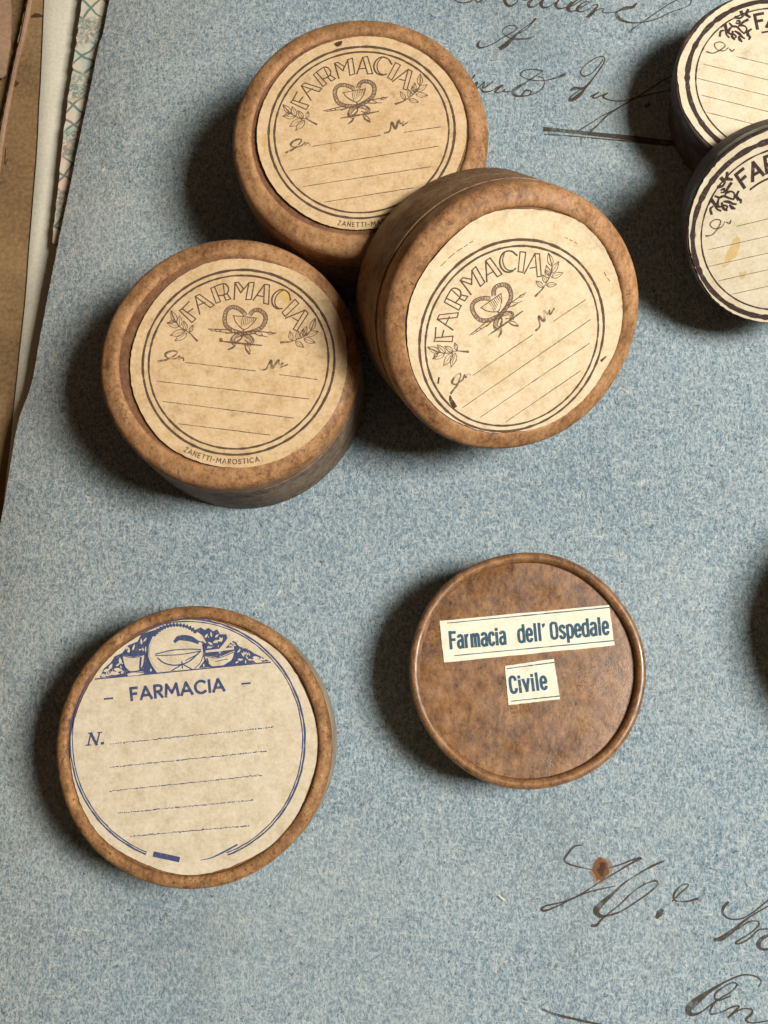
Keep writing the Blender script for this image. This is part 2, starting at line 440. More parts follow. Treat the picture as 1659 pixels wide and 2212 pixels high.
# patterned board beneath it
zp = -.0054
pe = rough_edge(edge([(225, -500), (177, 0), (158, 140), (139, 273), (127, 390), (117, 478), (113, 525)], zp), .0015, .00012, 8) + [np.array(q) for q in edge([(150, 560), (420, 560), (520, -500)], zp)]
tag(sheet('patterned_paper', pe, zp - .0004, zp, M['pattern']), 'green and peach patterned paper strip showing beside the blue folder edge', 'paper')

def loft(name, left, right, prof, mat, thick=.0004, n=30):
    """a sheet between two edges (picture points at z), with a height profile across it"""
    L = spline([(*p,) for p in left], max(2, n // len(left))); R = spline([(*p,) for p in right], max(2, n // len(right)))
    k = min(len(L), len(R)); L = [L[int(i * (len(L) - 1) / (k - 1))] for i in range(k)]; R = [R[int(i * (len(R) - 1) / (k - 1))] for i in range(k)]
    rs = np.random.RandomState(len(name)); mb = MB(); vs = []; c = len(prof)
    for side in (0, 1):
        for i in range(k):
            a = at(L[i][0], L[i][1], prof[0][1])[:2] + rs.normal(0, .00008, 2) * (1 - side); b = at(R[i][0], R[i][1], prof[-1][1])[:2]
            for t, z in prof:
                p = a + (b - a) * t; vs.append((p[0], p[1], z - side * thick))
    fs = []; o = k * c
    for i in range(k - 1):
        for j in range(c - 1):
            q = i * c + j
            fs.append((q, q + c, q + c + 1, q + 1)); fs.append((o + q, o + q + 1, o + q + c + 1, o + q + c))
        fs.append((i * c, o + i * c, o + (i + 1) * c, (i + 1) * c))
        e = i * c + c - 1; fs.append((e, e + c, o + e + c, o + e))
    mb.add(vs, fs); return mb.build(name, mat, None, True, 40)

tag(loft('folded_sheet', [(125, -420), (96, 0), (82, 290), (59, 603), (31, 874), (-10, 1250)], [(400, -420), (350, 0), (310, 300), (270, 600), (210, 870), (130, 1250)],
     [(0, -.0106), (.04, -.0101), (.10, -.0098), (.2, -.0099), (.45, -.0104), (1, -.0107)], M['white_sheet']),
    'pale cream folded sheet lying on brown card left of the blue folder', 'paper')
zc = -.0114
ce = rough_edge(edge([(130, -420), (56, 10), (30, 130), (8, 235), (-8, 330), (-60, 700), (-160, 1300)], zc), .0014, .00014, 15) + [np.array(q) for q in edge([(300, 1500), (600, 900), (600, -420)], zc)]
bc = tag(sheet('brown_card', ce, zc - .0009, zc, M['brown_card']), 'brown card sheet under the cream sheet at the left edge', 'card')
fe = loft('folded_edge', [(128, -420), (57, 10), (31, 130), (9, 235), (-7, 330), (-58, 700), (-158, 1300)], [(140, -420), (68, 10), (41, 130), (20, 235), (5, 330), (-44, 700), (-144, 1300)],
     [(0, zc + .0003), (.3, zc + .0008), (.7, zc + .0008), (1, zc + .0003)], M['tan_card'], .0003); fe.parent = bc
cr7 = crop(0, 0, .4975)
for st, ww in (([(252, 132, .8), (290, 122, 1.6), (334, 130, .6)], .0009), ([(118, 672, 1), (128, 660, 1.4)], .0012), ([(60, 1260), (40, 1300), (46, 1180)], .0003)):
    ink = Ink(lambda p: at(*cr7(p), zc)[:2], zc + .00008); ink.stroke(st, ww); ink.build('card_mark', M['rust_core'], bc)
zl = -.0138
le = rough_edge(edge([(-260, 1500), (-260, -420), (60, -420), (24, 0), (22, 90), (14, 160), (0, 168), (-20, 166), (-80, 500), (-150, 1500)], zl), .0015, .00012, 19)
tag(sheet('tan_sheet', le, zl - .0006, zl, M['tan_card']), 'pinkish tan paper corner in the top left corner', 'paper')
zg = -.0158
ge = rough_edge(edge([(-300, 1700), (-300, -420), (240, -420), (150, 1700)], zg), .003, .0001, 29)
tag(sheet('lower_card', ge, zg - .0012, zg, M['brown_card']), 'shadowed brown card at the bottom of the paper stack at far left', 'card')

# ------------------------------------------------------------------ handwriting on the folder
def pen(name, cr, strokes, w0=.00030, label=None, mat='ink_pen', z=.00006):
    f = crop(*cr)
    ink = Ink(lambda p: at(*f(p))[:2], z)
    for st in strokes: ink.stroke(st, w0, n=6)
    o = ink.build(name, M[mat], cover)
    if label: o['label'] = label
    return o
A1 = (1700, 0, .6329)
pen('handwritten_word', A1, [
 [(120, -30), (150, 5, 1.5), (190, 18), (235, 12, 1.6), (262, -4), (290, 14, 1.4), (330, -12)],
 [(455, -12, 2), (456, 12, 3), (476, 36, 2.6), (506, 32, 1.6), (535, 6), (520, -14)],
 [(545, -8), (580, 2), (640, -16)], [(640, -16, 1.5), (606, 16, 3), (606, 42, 2.4), (640, 40), (690, 2)],
 [(700, -10, 1.5), (680, 22, 3), (692, 46, 2.4), (730, 42), (790, 2)], [(795, -6, 1.4), (772, 30, 2.8), (790, 54, 2), (836, 44), (872, 10)],
 [(838, 52), (880, 34), (926, 4), (918, -6), (880, 18, 1.6), (848, 50, 3.2), (862, 72, 2.4), (910, 62), (960, 30)],
 [(905, 52), (950, 34), (980, 14), (955, 12), (915, 40, 2), (905, 66, 2.6), (940, 72), (1000, 45)],
 [(990, 40), (1030, 28), (1026, 46, 1.8), (998, 80, 3.4), (972, 106, 2.6)], [(985, 90), (1030, 62), (1072, 54), (1062, 76, 1.6), (1110, 80), (1160, 70)],
 [(1275, 20, 1.4), (1250, 44, 2.6), (1205, 52, 3.2), (1160, 70, 1.2), (1148, 90, 2.8), (1170, 118, 3.2), (1215, 138, 1.8), (1290, 142, 1.0), (1390, 122), (1490, 76), (1590, 40), (1615, 5), (1590, -10)],
 [(1232, 200, 3.2), (1248, 182, 1.6), (1290, 152), (1370, 98), (1470, 30), (1540, -6)]], label='brown ink script along the top edge')
pen('handwritten_word', A1, [
 [(298, 256, 1.2), (286, 280, 2.4), (298, 298, 2), (340, 290), (390, 268), (450, 230), (510, 196), (532, 176), (510, 158), (470, 164), (440, 190), (448, 214), (490, 238), (540, 244, 1.6), (600, 240, 1.6), (632, 228)],
 [(646, 118, 2.2), (610, 150, 1.0), (560, 186), (515, 226, 2.2), (470, 272, 4.2), (428, 300, 4.0)], [(646, 122), (600, 172), (545, 208)]], label='single looped ink capital letter')
pen('handwritten_word', A1, [
 [(226, 510), (250, 492), (268, 468, 1.6)], [(248, 548, 1.2), (285, 508, 1.2), (272, 552, 2.2), (300, 536), (330, 508), (318, 548, 2), (352, 530), (382, 508)],
 [(300, 548), (325, 572, 2), (370, 566), (420, 536), (446, 530), (412, 552, 2), (394, 574, 1.8), (425, 576), (458, 556), (444, 570, 1.8), (490, 570), (512, 558)],
 [(690, 442), (640, 432), (585, 436), (552, 458), (572, 484), (630, 500), (700, 502), (760, 488, 1.6), (826, 464, 2.6)],
 [(690, 440), (650, 472, 1), (590, 510, 1.6), (530, 548, 3), (504, 576, 3), (530, 598, 2.2), (600, 594), (670, 566), (702, 520), (690, 486), (664, 476)],
 [(556, 596), (588, 562, 1.6), (620, 572), (606, 592)]], label='ink script word ending in a looped flourish')
pen('handwritten_word', A1, [
 [(868, 560, 2.4), (892, 548, 3), (946, 546, 1.6), (1000, 492), (1050, 426), (1076, 376), (1062, 352), (1010, 366), (950, 410), (926, 448), (946, 474, 1.4), (990, 460), (1040, 408, 1.0), (1066, 372)],
 [(1060, 408), (1010, 480), (960, 545, 1.6), (910, 598, 3.6), (862, 626, 2.6), (862, 606, 1.6), (905, 572), (950, 548)],
 [(988, 600, 1.2), (1040, 574), (1006, 596, 2), (1012, 612, 1.6), (1060, 592), (1096, 578), (1066, 602, 2), (1110, 624), (1190, 628), (1280, 606), (1400, 578), (1520, 552)]], label='ink letters with tall open loop')
pen('pen_flourish', A1, [
 [(916, 812, 1.2), (1000, 760, .9), (1060, 722), (1160, 672), (1260, 614), (1360, 552), (1470, 482), (1580, 430)],
 [(990, 816, 2.2), (1030, 780, 1.6), (1100, 712, 1.6), (1200, 648, 1.2), (1300, 590), (1420, 512)]], label='long slanting pen flourish rising to the right')
pen('pen_rule', A1, [[(704, 804, 3.2), (800, 812, 2.6), (1000, 834, 2.8), (1250, 860, 3.4), (1660, 908, 3.0)]], .00040, 'heavy dark ink rule')
pen('pen_rule', A1, [[(702, 836, 1), (850, 846, .8), (1100, 868, .9), (1300, 886, 1.4), (1660, 924, 1.2)]], .00040, 'thin ink rule below the heavy one')
pen('ink_spot', A1, [[(1332, 660, 2), (1345, 655, 2.4), (1356, 652, 1.6)]], .00045)
A2 = (1950, 3200, .6474)
pen('handwritten_word', A2, [
 [(525, 196, .9), (480, 206, 1.2), (445, 244, 1.6), (420, 288, 1.8), (450, 312, 1.2), (510, 330), (585, 346)],
 [(688, 338), (760, 316), (830, 288, 1.4), (888, 276, 1.6), (830, 306, 1.4), (740, 360), (640, 420), (520, 496), (420, 548), (320, 592, 1.4), (282, 590, 2), (310, 566, 1.3), (400, 546), (480, 516), (590, 476), (730, 446)],
 [(1026, 294, 1.2), (960, 322, 1.6), (880, 366), (790, 424, 1.2), (710, 496, 2.2), (640, 560, 4.0), (612, 596, 4.2), (634, 626, 3.2), (668, 630, 1.8)],
 [(668, 630, 1.4), (760, 602, 1.3), (850, 546), (940, 482, 1.2), (988, 434, 1.8), (968, 414, 1.4), (900, 440), (830, 488), (760, 556), (690, 612), (642, 654, 1.4), (616, 684, 2), (588, 686, 2.4)]], label='slanted ink initial beside the rust spot')
pen('ink_dot', A2, [[(1012, 594, 3), (998, 614, 4.4), (982, 636, 2.4)]])
pen('handwritten_word', A2, [[(1078, 536), (1120, 494), (1168, 452, 1.2), (1170, 434), (1130, 444, 1.2), (1092, 486, 1.6), (1086, 524, 1.4), (1120, 540), (1180, 536, 1.2), (1232, 522, 1.8)]], label='small raised letter e in ink')
pen('handwritten_word', A2, [
 [(1416, 544, 1.6), (1390, 576, 2.2), (1384, 612, 1.8), (1424, 644, 1.3), (1490, 646), (1560, 612), (1640, 548), (1740, 470)],
 [(1690, 552), (1600, 602), (1520, 654, 1.4), (1450, 714, 2.8), (1380, 762, 3.4), (1336, 774, 2.4)],
 [(1480, 706), (1540, 664), (1590, 660), (1604, 680, 1.4), (1560, 726), (1462, 790, 1.4), (1500, 792), (1556, 756, 1.2), (1604, 712), (1690, 706)],
 [(1676, 738, 1.6), (1626, 762, 2.6), (1600, 800, 3.4), (1624, 830, 2.2), (1700, 826)]], label='ink script cut by the right edge')
pen('handwritten_word', A2, [
 [(1600, 1060, 1), (1616, 1024), (1580, 994, 1.2), (1500, 988, 1.2), (1400, 1028, 1.2), (1300, 1088, 2.6), (1218, 1150, 5), (1176, 1196, 5), (1192, 1226, 3), (1250, 1214, 1.2), (1340, 1146), (1430, 1092), (1470, 1046, 1.4), (1440, 1034), (1380, 1066), (1336, 1106, 1.4), (1352, 1142, 1.2), (1432, 1114)],
 [(1352, 1132, 1.4), (1312, 1190, 1.6), (1310, 1224, 1.4), (1370, 1214), (1440, 1182, 1.2), (1484, 1176), (1450, 1214, 1.8), (1416, 1246, 1.4)], [(1440, 1226), (1500, 1194), (1560, 1196, 1.2), (1556, 1226, 1.8), (1524, 1258, 1.8), (1560, 1278), (1680, 1262)]], label='large ink letters at the bottom right corner')
pen('pen_rule', A2, [[(288, 1196, 1.8), (360, 1224, 2.2), (480, 1254, 2), (640, 1290, 2), (800, 1330, 2)]], .00026)
f2 = crop(*A2)
ink = Ink(lambda p: at(*f2(p))[:2], .00009)
rs = np.random.RandomState(5)
ink.poly([(640 + 46 * math.cos(a) * (1 + rs.normal(0, .1)), 344 + 66 * math.sin(a) * (1 + rs.normal(0, .09))) for a in np.linspace(0, 2 * math.pi, 26)[:-1]])
st = ink.build('rust_stain', M['rust'], cover); st['label'] = 'orange brown rust spot'
ink = Ink(lambda p: at(*f2(p))[:2], .00013)
ink.poly([(646 + 22 * math.cos(a) * (1 + rs.normal(0, .2)), 338 + 44 * math.sin(a) * (1 + rs.normal(0, .15))) for a in np.linspace(0, 2 * math.pi, 18)[:-1]])
ink.build('rust_core', M['rust_core'], st)
ink = Ink(lambda p: at(*f2(p))[:2], .00007)
ink.poly([(642 + 66 * math.cos(a) * (1 + rs.normal(0, .12)), 350 + 84 * math.sin(a) * (1 + rs.normal(0, .10))) for a in np.linspace(0, 2 * math.pi, 30)[:-1]])
ink.build('rust_halo', M['rust_halo'], st)
ink = Ink(lambda p: at(*f2(p))[:2], .00011); ink.stroke([(22, 500), (54, 532)], .00026); ink.build('paper_scuff', M['slip'], cover)
ink = Ink(lambda p: at(*f2(p))[:2], .00007); ink.stroke([(6, 506), (44, 540)], .0002); ink.build('scuff_edge', M['ink_pen'], cover)

# ------------------------------------------------------------------ boxes
class Box:
    def __init__(self, name, origin, normal=(0, 0, 1), label='', group=None):
        n = np.array(normal, float); n /= np.linalg.norm(n)
        y = np.array([0, 1.0, 0]) - n * n[1]; y /= np.linalg.norm(y); x = np.cross(y, n)
        self.R = np.stack([x, y, n], 1); self.o = np.array(origin, float)
        self.e = bpy.data.objects.new(name, None); COL.objects.link(self.e)
        mm = Matrix([list(r) for r in self.R]).to_4x4(); mm.translation = Vector(self.o); self.e.matrix_world = mm
        tag(self.e, label, 'pill box', group)
    def loc(self, u, v, zl):
        """picture point -> local (x, y) on the box's plane z = zl"""
        d = np.array([(u - IW / 2) / FPX, -(v - IH / 2) / FPX, -1.0]) @ ROT
        c = (np.array([0, 0, CAMH]) - self.o) @ self.R; d = d @ self.R
        p = c + d * ((zl - c[2]) / d[2]); return p[:2]

def lathe(prof, seg=160, wob=.00004, seed=0):
    rs = np.random.RandomState(seed)
    ph = rs.uniform(0, 6.28, 5); am = rs.normal(0, wob, 5)
    vs = []; fs = []; k = len(prof)
    for i in range(seg):
        a = 2 * math.pi * i / seg
        d = sum(am[j] * math.sin((j + 2) * a + ph[j]) for j in range(5))
        fine = rs.normal(0, wob * .25)
        for r, z in prof:
            rr = max(0, r + (d + fine) * min(1, r / prof_max(prof))); vs.append((rr * math.cos(a), rr * math.sin(a), z))
    for i in range(seg):
        j = (i + 1) % seg
        for q in range(k - 1):
            fs.append((i * k + q, j * k + q, j * k + q + 1, i * k + q + 1))
    fs.append(tuple(i * k + k - 1 for i in range(seg)))
    fs.append(tuple(i * k for i in reversed(range(seg))))
    mb = MB(); mb.add(vs, fs); return mb
def prof_max(p): return max(r for r, z in p)

def rounded(c, r, a0, a1, n=6):
    return [(c[0] + r * math.cos(math.radians(a)), c[1] + r * math.sin(math.radians(a))) for a in np.linspace(a0, a1, n)]

def box_parts(bx, R, h, lidh, mats, style, seed, body_in=.0004):
    lidm, floorm, bodym = mats
    rb = R - body_in; zb = h - lidh
    mb = lathe([(rb - .0012, 0)] + rounded((rb - .0008, .0008), .0008, -90, 0, 4) + [(rb, zb * .5), (rb, zb - .0003), (rb - .0004, zb - .0001)], seed=seed)
    mb.build('body', bodym, bx.e, True, 35)
    if style == 'soft':            # wide rounded rim, very shallow panel
        fr = R - .0048; dep = .0007
        prof = [(R - .0012, zb)] + rounded((R - .0006, zb + .0007), .0006, -90, 0, 3) + rounded((R - .0026, h - .0030), .0026, 0, 62, 6) + \
               [(R - .0026, h - .0003), (R - .0033, h - .00006), (R - .0040, h), (R - .0045, h - .0002), (fr, h - dep)]
    elif style == 'sunk':          # narrow bead round a sunk panel
        fr = R - .0029; dep = .0011
        prof = [(R - .0010, zb)] + rounded((R - .0005, zb + .0006), .0005, -90, 0, 3) + rounded((R - .0017, h - .0017), .0017, 0, 120, 9) + [(R - .0027, h - .0006), (fr, h - dep)]
    elif style == 'bead':          # thin bead, deeper panel
        fr = R - .0023; dep = .0017
        prof = [(R - .0010, zb)] + rounded((R - .0006, zb + .0006), .0006, -90, 0, 3) + rounded((R - .0011, h - .0011), .0011, 0, 150, 9) + [(R - .0022, h - .0010), (fr, h - dep)]
    else:                          # flat: paper covers the whole lid
        fr = R - .0009; dep = .0001
        prof = [(R - .0006, zb)] + rounded((R - .0004, zb + .0004), .0004, -90, 0, 3) + rounded((R - .0006, h - .0006), .0006, 0, 75, 5) + [(fr, h - dep)]
    lid = lathe(prof, seed=seed + 50).build('lid', lidm, bx.e, True, 50)
    if style != 'flat':
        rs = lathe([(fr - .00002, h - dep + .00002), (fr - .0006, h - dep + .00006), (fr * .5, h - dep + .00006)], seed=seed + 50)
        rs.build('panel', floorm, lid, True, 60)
    return fr, h - dep

def disc(c, r, z, th, seed, edge_amp=.00009, bites=(), curl=1.0):
    rs = np.random.RandomState(seed); n = 200; mb = MB(); ring = []
    ph = rs.uniform(0, 6.28, 6); am = rs.normal(0, edge_amp, 6)
    for i in range(n):
        a = 2 * math.pi * i / n
        d = sum(am[j] * math.sin((j + 3) * a + ph[j]) for j in range(6)) + rs.normal(0, edge_amp * .45)
        for ba, bw, bd in bites:
            x = (math.degrees(a) - ba + 180) % 360 - 180
            d -= bd * math.exp(-(x / bw) ** 2)
        ring.append((c[0] + (r + d) * math.cos(a), c[1] + (r + d) * math.sin(a)))
    inr = [(c[0] + (x - c[0]) * (1 - .0019 / r), c[1] + (y - c[1]) * (1 - .0019 / r)) for x, y in ring]
    mid = [((p[0] + q[0]) / 2, (p[1] + q[1]) / 2) for p, q in zip(ring, inr)]
    lift = []
    for i in range(n):
        a = math.degrees(2 * math.pi * i / n); free = 0 if 215 < a < 315 else 1
        w_ = sum(math.sin((j + 2) * math.radians(a) + ph[j]) * (.5 + .5 * math.sin(ph[j] * 3)) for j in range(5)) / 2.2
        lift.append(max(0, w_) * .00030 * free * curl)
    mb.add([(*p, z) for p in inr] + [(*p, z + l * .3) for p, l in zip(mid, lift)] + [(*p, z + l) for p, l in zip(ring, lift)] + [(*p, z + l - th) for p, l in zip(ring, lift)],
           [tuple(range(n))] + [(k * n + (i + 1) % n, k * n + i, (k + 1) * n + i, (k + 1) * n + (i + 1) % n) for k in range(3) for i in range(n)])
    return mb

# ---- the engraved label shared by three boxes; drawn in units of its outer ring
def cz(p):      # crop [350,900,...] of the lower left box -> ring units, turned level
    x = (p[0] - 850) / 553.0; y = -(p[1] - 756) / 534.0
    a = math.radians(6.0); return (x * math.cos(a) - y * math.sin(a), x * math.sin(a) + y * math.cos(a))
def cz5(p):     # crop [620,1080,...] -> ring units
    return cz(((620 + p[0] * .4099 - 350) / .6932, (1080 + p[1] * .4099 - 900) / .6932))

def engraved(bx, lab, c, r, rot, z, maker=True):
    ca, sa = math.cos(rot), math.sin(rot)
    def T(p): return (c[0] + r * (p[0] * ca - p[1] * sa), c[1] + r * (p[0] * sa + p[1] * ca))
    dz = .00004
    ink = Ink(T, z + dz)
    for rr, ww in ((.983, .026), (.922, .021)):
        ink.stroke([(rr * math.cos(a), rr * math.sin(a)) for a in np.linspace(0, 2 * math.pi, 120)], ww * r, curve=False, cap=False, jit=.000014)
    ink.build('ring_print', M['ink_brown'], lab)
    T5 = lambda p: T(cz5(p))
    ink = Ink(T5, z + dz); w = .0115 * r
    def closed(*p): ink.segs(list(p) + [p[0]], w)
    closed((182, 352), (213, 338), (350, 435), (312, 470)); ink.segs([(205, 342), (275, 265)], w * 1.2); ink.segs([(262, 375), (315, 335)], w * 1.2)
    closed((330, 214), (372, 195), (520, 298), (485, 325)); ink.segs([(332, 216), (385, 390)], w * 1.2); ink.segs([(362, 304), (432, 272)], w)
    closed((478, 135), (513, 118), (580, 265), (537, 282)); ink.stroke([(513, 118), (600, 88), (640, 112), (652, 158), (622, 195), (552, 208)], w * 1.2); ink.segs([(598, 92), (614, 186)], w * .9); closed((606, 198), (640, 188), (678, 238), (632, 252))
    ink.segs([(712, 76), (712, 245)], w * 1.2); closed((712, 78), (745, 75), (797, 137), (772, 178)); ink.segs([(772, 178), (850, 78)], w); closed((848, 78), (898, 75), (878, 242), (825, 245))
    ink.segs([(1000, 95), (897, 250)], w * 1.2); closed((1000, 95), (1048, 100), (1048, 290), (1000, 280)); ink.segs([(940, 205), (1000, 217)], w)
    ink.stroke([(1258, 248), (1238, 182), (1182, 146), (1120, 165), (1080, 222), (1086, 290), (1130, 330), (1178, 332)], w * 1.3); ink.stroke([(1182, 150), (1130, 190), (1106, 250), (1116, 302), (1146, 328)], w)
    closed((1300, 240), (1338, 280), (1212, 408), (1180, 370)); ink.segs([(1400, 345), (1215, 425)], w * 1.2); closed((1400, 345), (1432, 376), (1328, 550), (1295, 530)); ink.segs([(1285, 420), (1338, 450)], w)
    ink.build('lettering', M['ink_brown'], lab)
    # cup with two snakes
    ink = Ink(T5, z + dz)
    SL = [(828, 398), (800, 362), (745, 328), (690, 320), (645, 352), (628, 425), (645, 495), (705, 545), (790, 572), (860, 598), (905, 640), (872, 686)]
    SR = [(872, 395), (902, 356), (950, 346), (1006, 378), (1026, 432), (996, 508), (926, 550), (838, 575), (756, 596), (712, 640), (750, 684)]
    for sn in (SL, SR):
        q = spline(sn, 5); k = len(q)
        ink.stroke([(p[0], p[1], .35 + 1.0 * math.sin(math.pi * min(1, (i + 2) / k * 1.1))) for i, p in enumerate(q)], .034 * r, curve=False)
    ink.build('snake_tint', M['ink_half'], lab)
    ink = Ink(T5, z + dz * 2); wf = .0078 * r
    for sn, sg in ((SL, 1), (SR, -1)):
        q = np.array(spline(sn, 5)); t = np.gradient(q, axis=0); t /= np.linalg.norm(t, axis=1)[:, None]; nn = np.stack([-t[:, 1], t[:, 0]], 1)
        for s in (-1, 1):
            ink.stroke([tuple(a) for a in q + nn * s * 17], wf * 1.1, curve=False)
        for i in range(4, len(q) - 14, 2):
            ink.stroke([tuple(q[i] - nn[i] * 15), tuple(q[i + 1] + nn[i] * 15)], wf * .7, curve=False)
    ink.stroke([(715, 402), (740, 466), (820, 536), (900, 482), (936, 425)], wf * 1.3); ink.segs([(708, 402), (938, 424)], wf * 1.3)
    for i in range(7): ink.stroke([(800 + i * 18, 425), (790 + i * 19, 515 - i * 9)], wf * .7, curve=False)
    ink.segs([(815, 535), (818, 600)], wf * 1.8)
    ink.segs([(478, 534), (700, 540)], wf * 1.4); ink.segs([(500, 548), (690, 572)], wf); ink.segs([(650, 574), (900, 556)], wf * 1.6); ink.segs([(890, 546), (1128, 572)], wf * 1.4); ink.segs([(900, 572), (1050, 610)], wf)
    for a, b in (((930, 560), (1010, 600)), ((1050, 566), (1110, 576)), ((545, 540), (600, 552))): ink.leaf(a, b, .4, False, wf * .8)
    ink.stroke([(740, 580), (706, 620), (728, 664), (790, 640), (812, 590)], wf * 1.4); ink.stroke([(820, 585), (880, 590), (908, 636), (880, 672), (836, 640)], wf * 1.4); ink.stroke([(752, 620), (790, 596), (800, 620), (760, 650)], wf)
    ink.stroke([(614, 652, .6), (700, 662, 1.6), (860, 678, 1.6), (1000, 690, 1)], wf * 1.5)
    ink.stroke([(745, 690), (716, 716, 2), (676, 732, 1)], wf * 1.4); ink.stroke([(840, 690), (850, 730, 1.4), (886, 770, 2)], wf * 1.4); ink.stroke([(860, 690), (882, 720), (892, 752)], wf)
    ink.build('emblem', M['ink_fine'], lab)
    for stem, leaves in ((
        [(372, 648, 2.4), (335, 612, 1.6), (296, 572), (210, 524), (160, 470), (128, 420), (104, 356)],
        [((190, 512), (70, 472)), ((196, 512), (186, 400)), ((160, 470), (104, 356)), ((250, 556), (110, 596)), ((270, 576), (158, 652)), ((262, 548), (232, 456)), ((296, 566), (326, 494)), ((150, 450), (84, 480))]), (
        [(1180, 660, 2.4), (1260, 654, 1.6), (1330, 632), (1410, 596), (1460, 545), (1502, 430)],
        [((1284, 644), (1262, 550)), ((1330, 632), (1346, 548)), ((1372, 616), (1424, 500)), ((1462, 540), (1502, 424)), ((1420, 592), (1536, 552)), ((1400, 622), (1510, 662)), ((1320, 650), (1402, 706)), ((1400, 600), (1390, 530))])):
        ink = Ink(T5, z + dz)
        ink.stroke(stem, wf * 1.3)
        for a, b in leaves:
            ink.leaf(a, b, .42, False, wf); ink.stroke([a, b], wf * .6, curve=False)
        ink.build('sprig', M['ink_fine'], lab)
    # small script and ruled lines
    Tc = lambda p: T(cz(p))
    for pts in ([(392, 762, 1.6), (440, 752, 1.4), (486, 728), (500, 708), (470, 702, 1.4), (434, 718, 1.6), (446, 742), (490, 746), (516, 730), (510, 750), (532, 738), (540, 756)],
                [(978, 806, 1.6), (1010, 800), (1036, 752, 1.6), (1044, 798, 1.6), (1078, 748, 1.4), (1082, 776), (1104, 766), (1090, 790), (1130, 776)]):
        ink = Ink(Tc, z + dz); ink.stroke(pts, .016 * r, n=5); ink.build('script_print', M['ink_faint'], lab)
    for a, b in (((548, 766), (950, 812)), ((1085, 832), (1300, 858)), ((390, 873), (1258, 968)), ((435, 988), (1176, 1075)), ((530, 1112), (1046, 1170))):
        ink = Ink(Tc, z + dz); ink.stroke([a, b], .0085 * r, curve=False, jit=.000012); ink.build('ruled_line', M['ink_fine'], lab)
    if not maker: return
    # maker's name on the lower margin
    ink = Ink(T, z + dz); s = 'ZANETTI-MAROSTICA'; tw = text_width(s, .36); hgt = .048
    def place(x, y):
        ang = math.radians(-91) + (x - tw / 2) * hgt / 1.04; rr = 1.078 - y * hgt
        return (rr * math.cos(ang), rr * math.sin(ang))
    draw_text(ink, s, place, .0095 * r, .36)
    ink.build('maker_name', M['ink_fine'], lab)

def axis_rot(bx, f, a, b, zl):
    p = bx.loc(*f(a), zl); q = bx.loc(*f(b), zl); return math.atan2(q[1] - p[1], q[0] - p[0])
def centre_r(bx, f, l, r, t, b, zl):
    p = bx.loc(*f((l, (t + b) / 2)), zl); q = bx.loc(*f((r, (t + b) / 2)), zl)
    s = bx.loc(*f(((l + r) / 2, t)), zl); e = bx.loc(*f(((l + r) / 2, b)), zl)
    return (p + q + s + e) / 4, (np.linalg.norm(p - q) + np.linalg.norm(s - e)) / 4

WOOD = (M['lid'], M['floor'], M['body'])
GRP = 'round wooden pharmacy boxes'
# 1 upper of the three
H1 = .0300; R1 = .0296; c1 = at(778, 304, H1 - .004)
b1 = Box('pill_box', (c1[0], c1[1], 0), (0, 0, 1), 'round wooden box with tan FARMACIA snake label, under the edge of the tilted box', GRP)
box_parts(b1, R1, H1, .0085, (M['lid'], M['floor'], M['body_brown']), 'soft', 1)
f1 = crop(850, 50, .6932); z1 = H1 + .00016
cr, rr = centre_r(b1, f1, 290, 1365, 182, 1172, z1); lr = 1.105
lab = disc(cr, rr * lr, z1, .00013, 3).build('label', M['tan'], b1.e)
lab1 = lab
engraved(b1, lab, cr, rr, axis_rot(b1, f1, (430, 905), (1275, 760), z1), z1)
# 2 lower left of the three
H2 = .0268; R2 = .0293; c2 = at(498, 786, H2 - .004)
b2 = Box('pill_box', (c2[0], c2[1], 0), (0, 0, 1), 'round wooden box with tan FARMACIA snake label and grey side, left of the tilted box', GRP)
box_parts(b2, R2, H2, .0080, WOOD, 'soft', 2, .0001)
f3 = crop(350, 900, .6932); z2 = H2 + .00016
cr, rr = centre_r(b2, f3, 297, 1403, 222, 1290, z2)
lab = disc(cr + np.array((.0001, -.0001)), rr * 1.115, z2, .00013, 5).build('label', M['tan'], b2.e)
engraved(b2, lab, cr, rr, axis_rot(b2, f3, (390, 873), (1255, 968), z2), z2)
def smudge(bx, lab, f, z, pts, mat, name='label_stain'):
    ink = Ink(lambda p: bx.loc(*f(p), z), z + .00003); ink.poly(pts, True); ink.build(name, M[mat], lab)
smudge(b2, lab, f3, z2, [(1085, 330), (1120, 350), (1140, 390), (1125, 425), (1095, 405), (1080, 370)], 'yellow')
smudge(b2, lab, f3, z2, [(740, 625), (755, 620), (762, 640), (745, 645)], 'rust')
smudge(b1, lab1, f1, z1, [(670, 178), (690, 165), (718, 162), (712, 182), (690, 194)], 'rust_core')
smudge(b1, lab1, f1, z1, [(495, 945), (512, 938), (522, 955), (505, 966)], 'yellow')
smudge(b1, lab1, f1, z1, [(255, 720), (290, 690), (280, 800), (262, 850), (248, 790)], 'yellow')
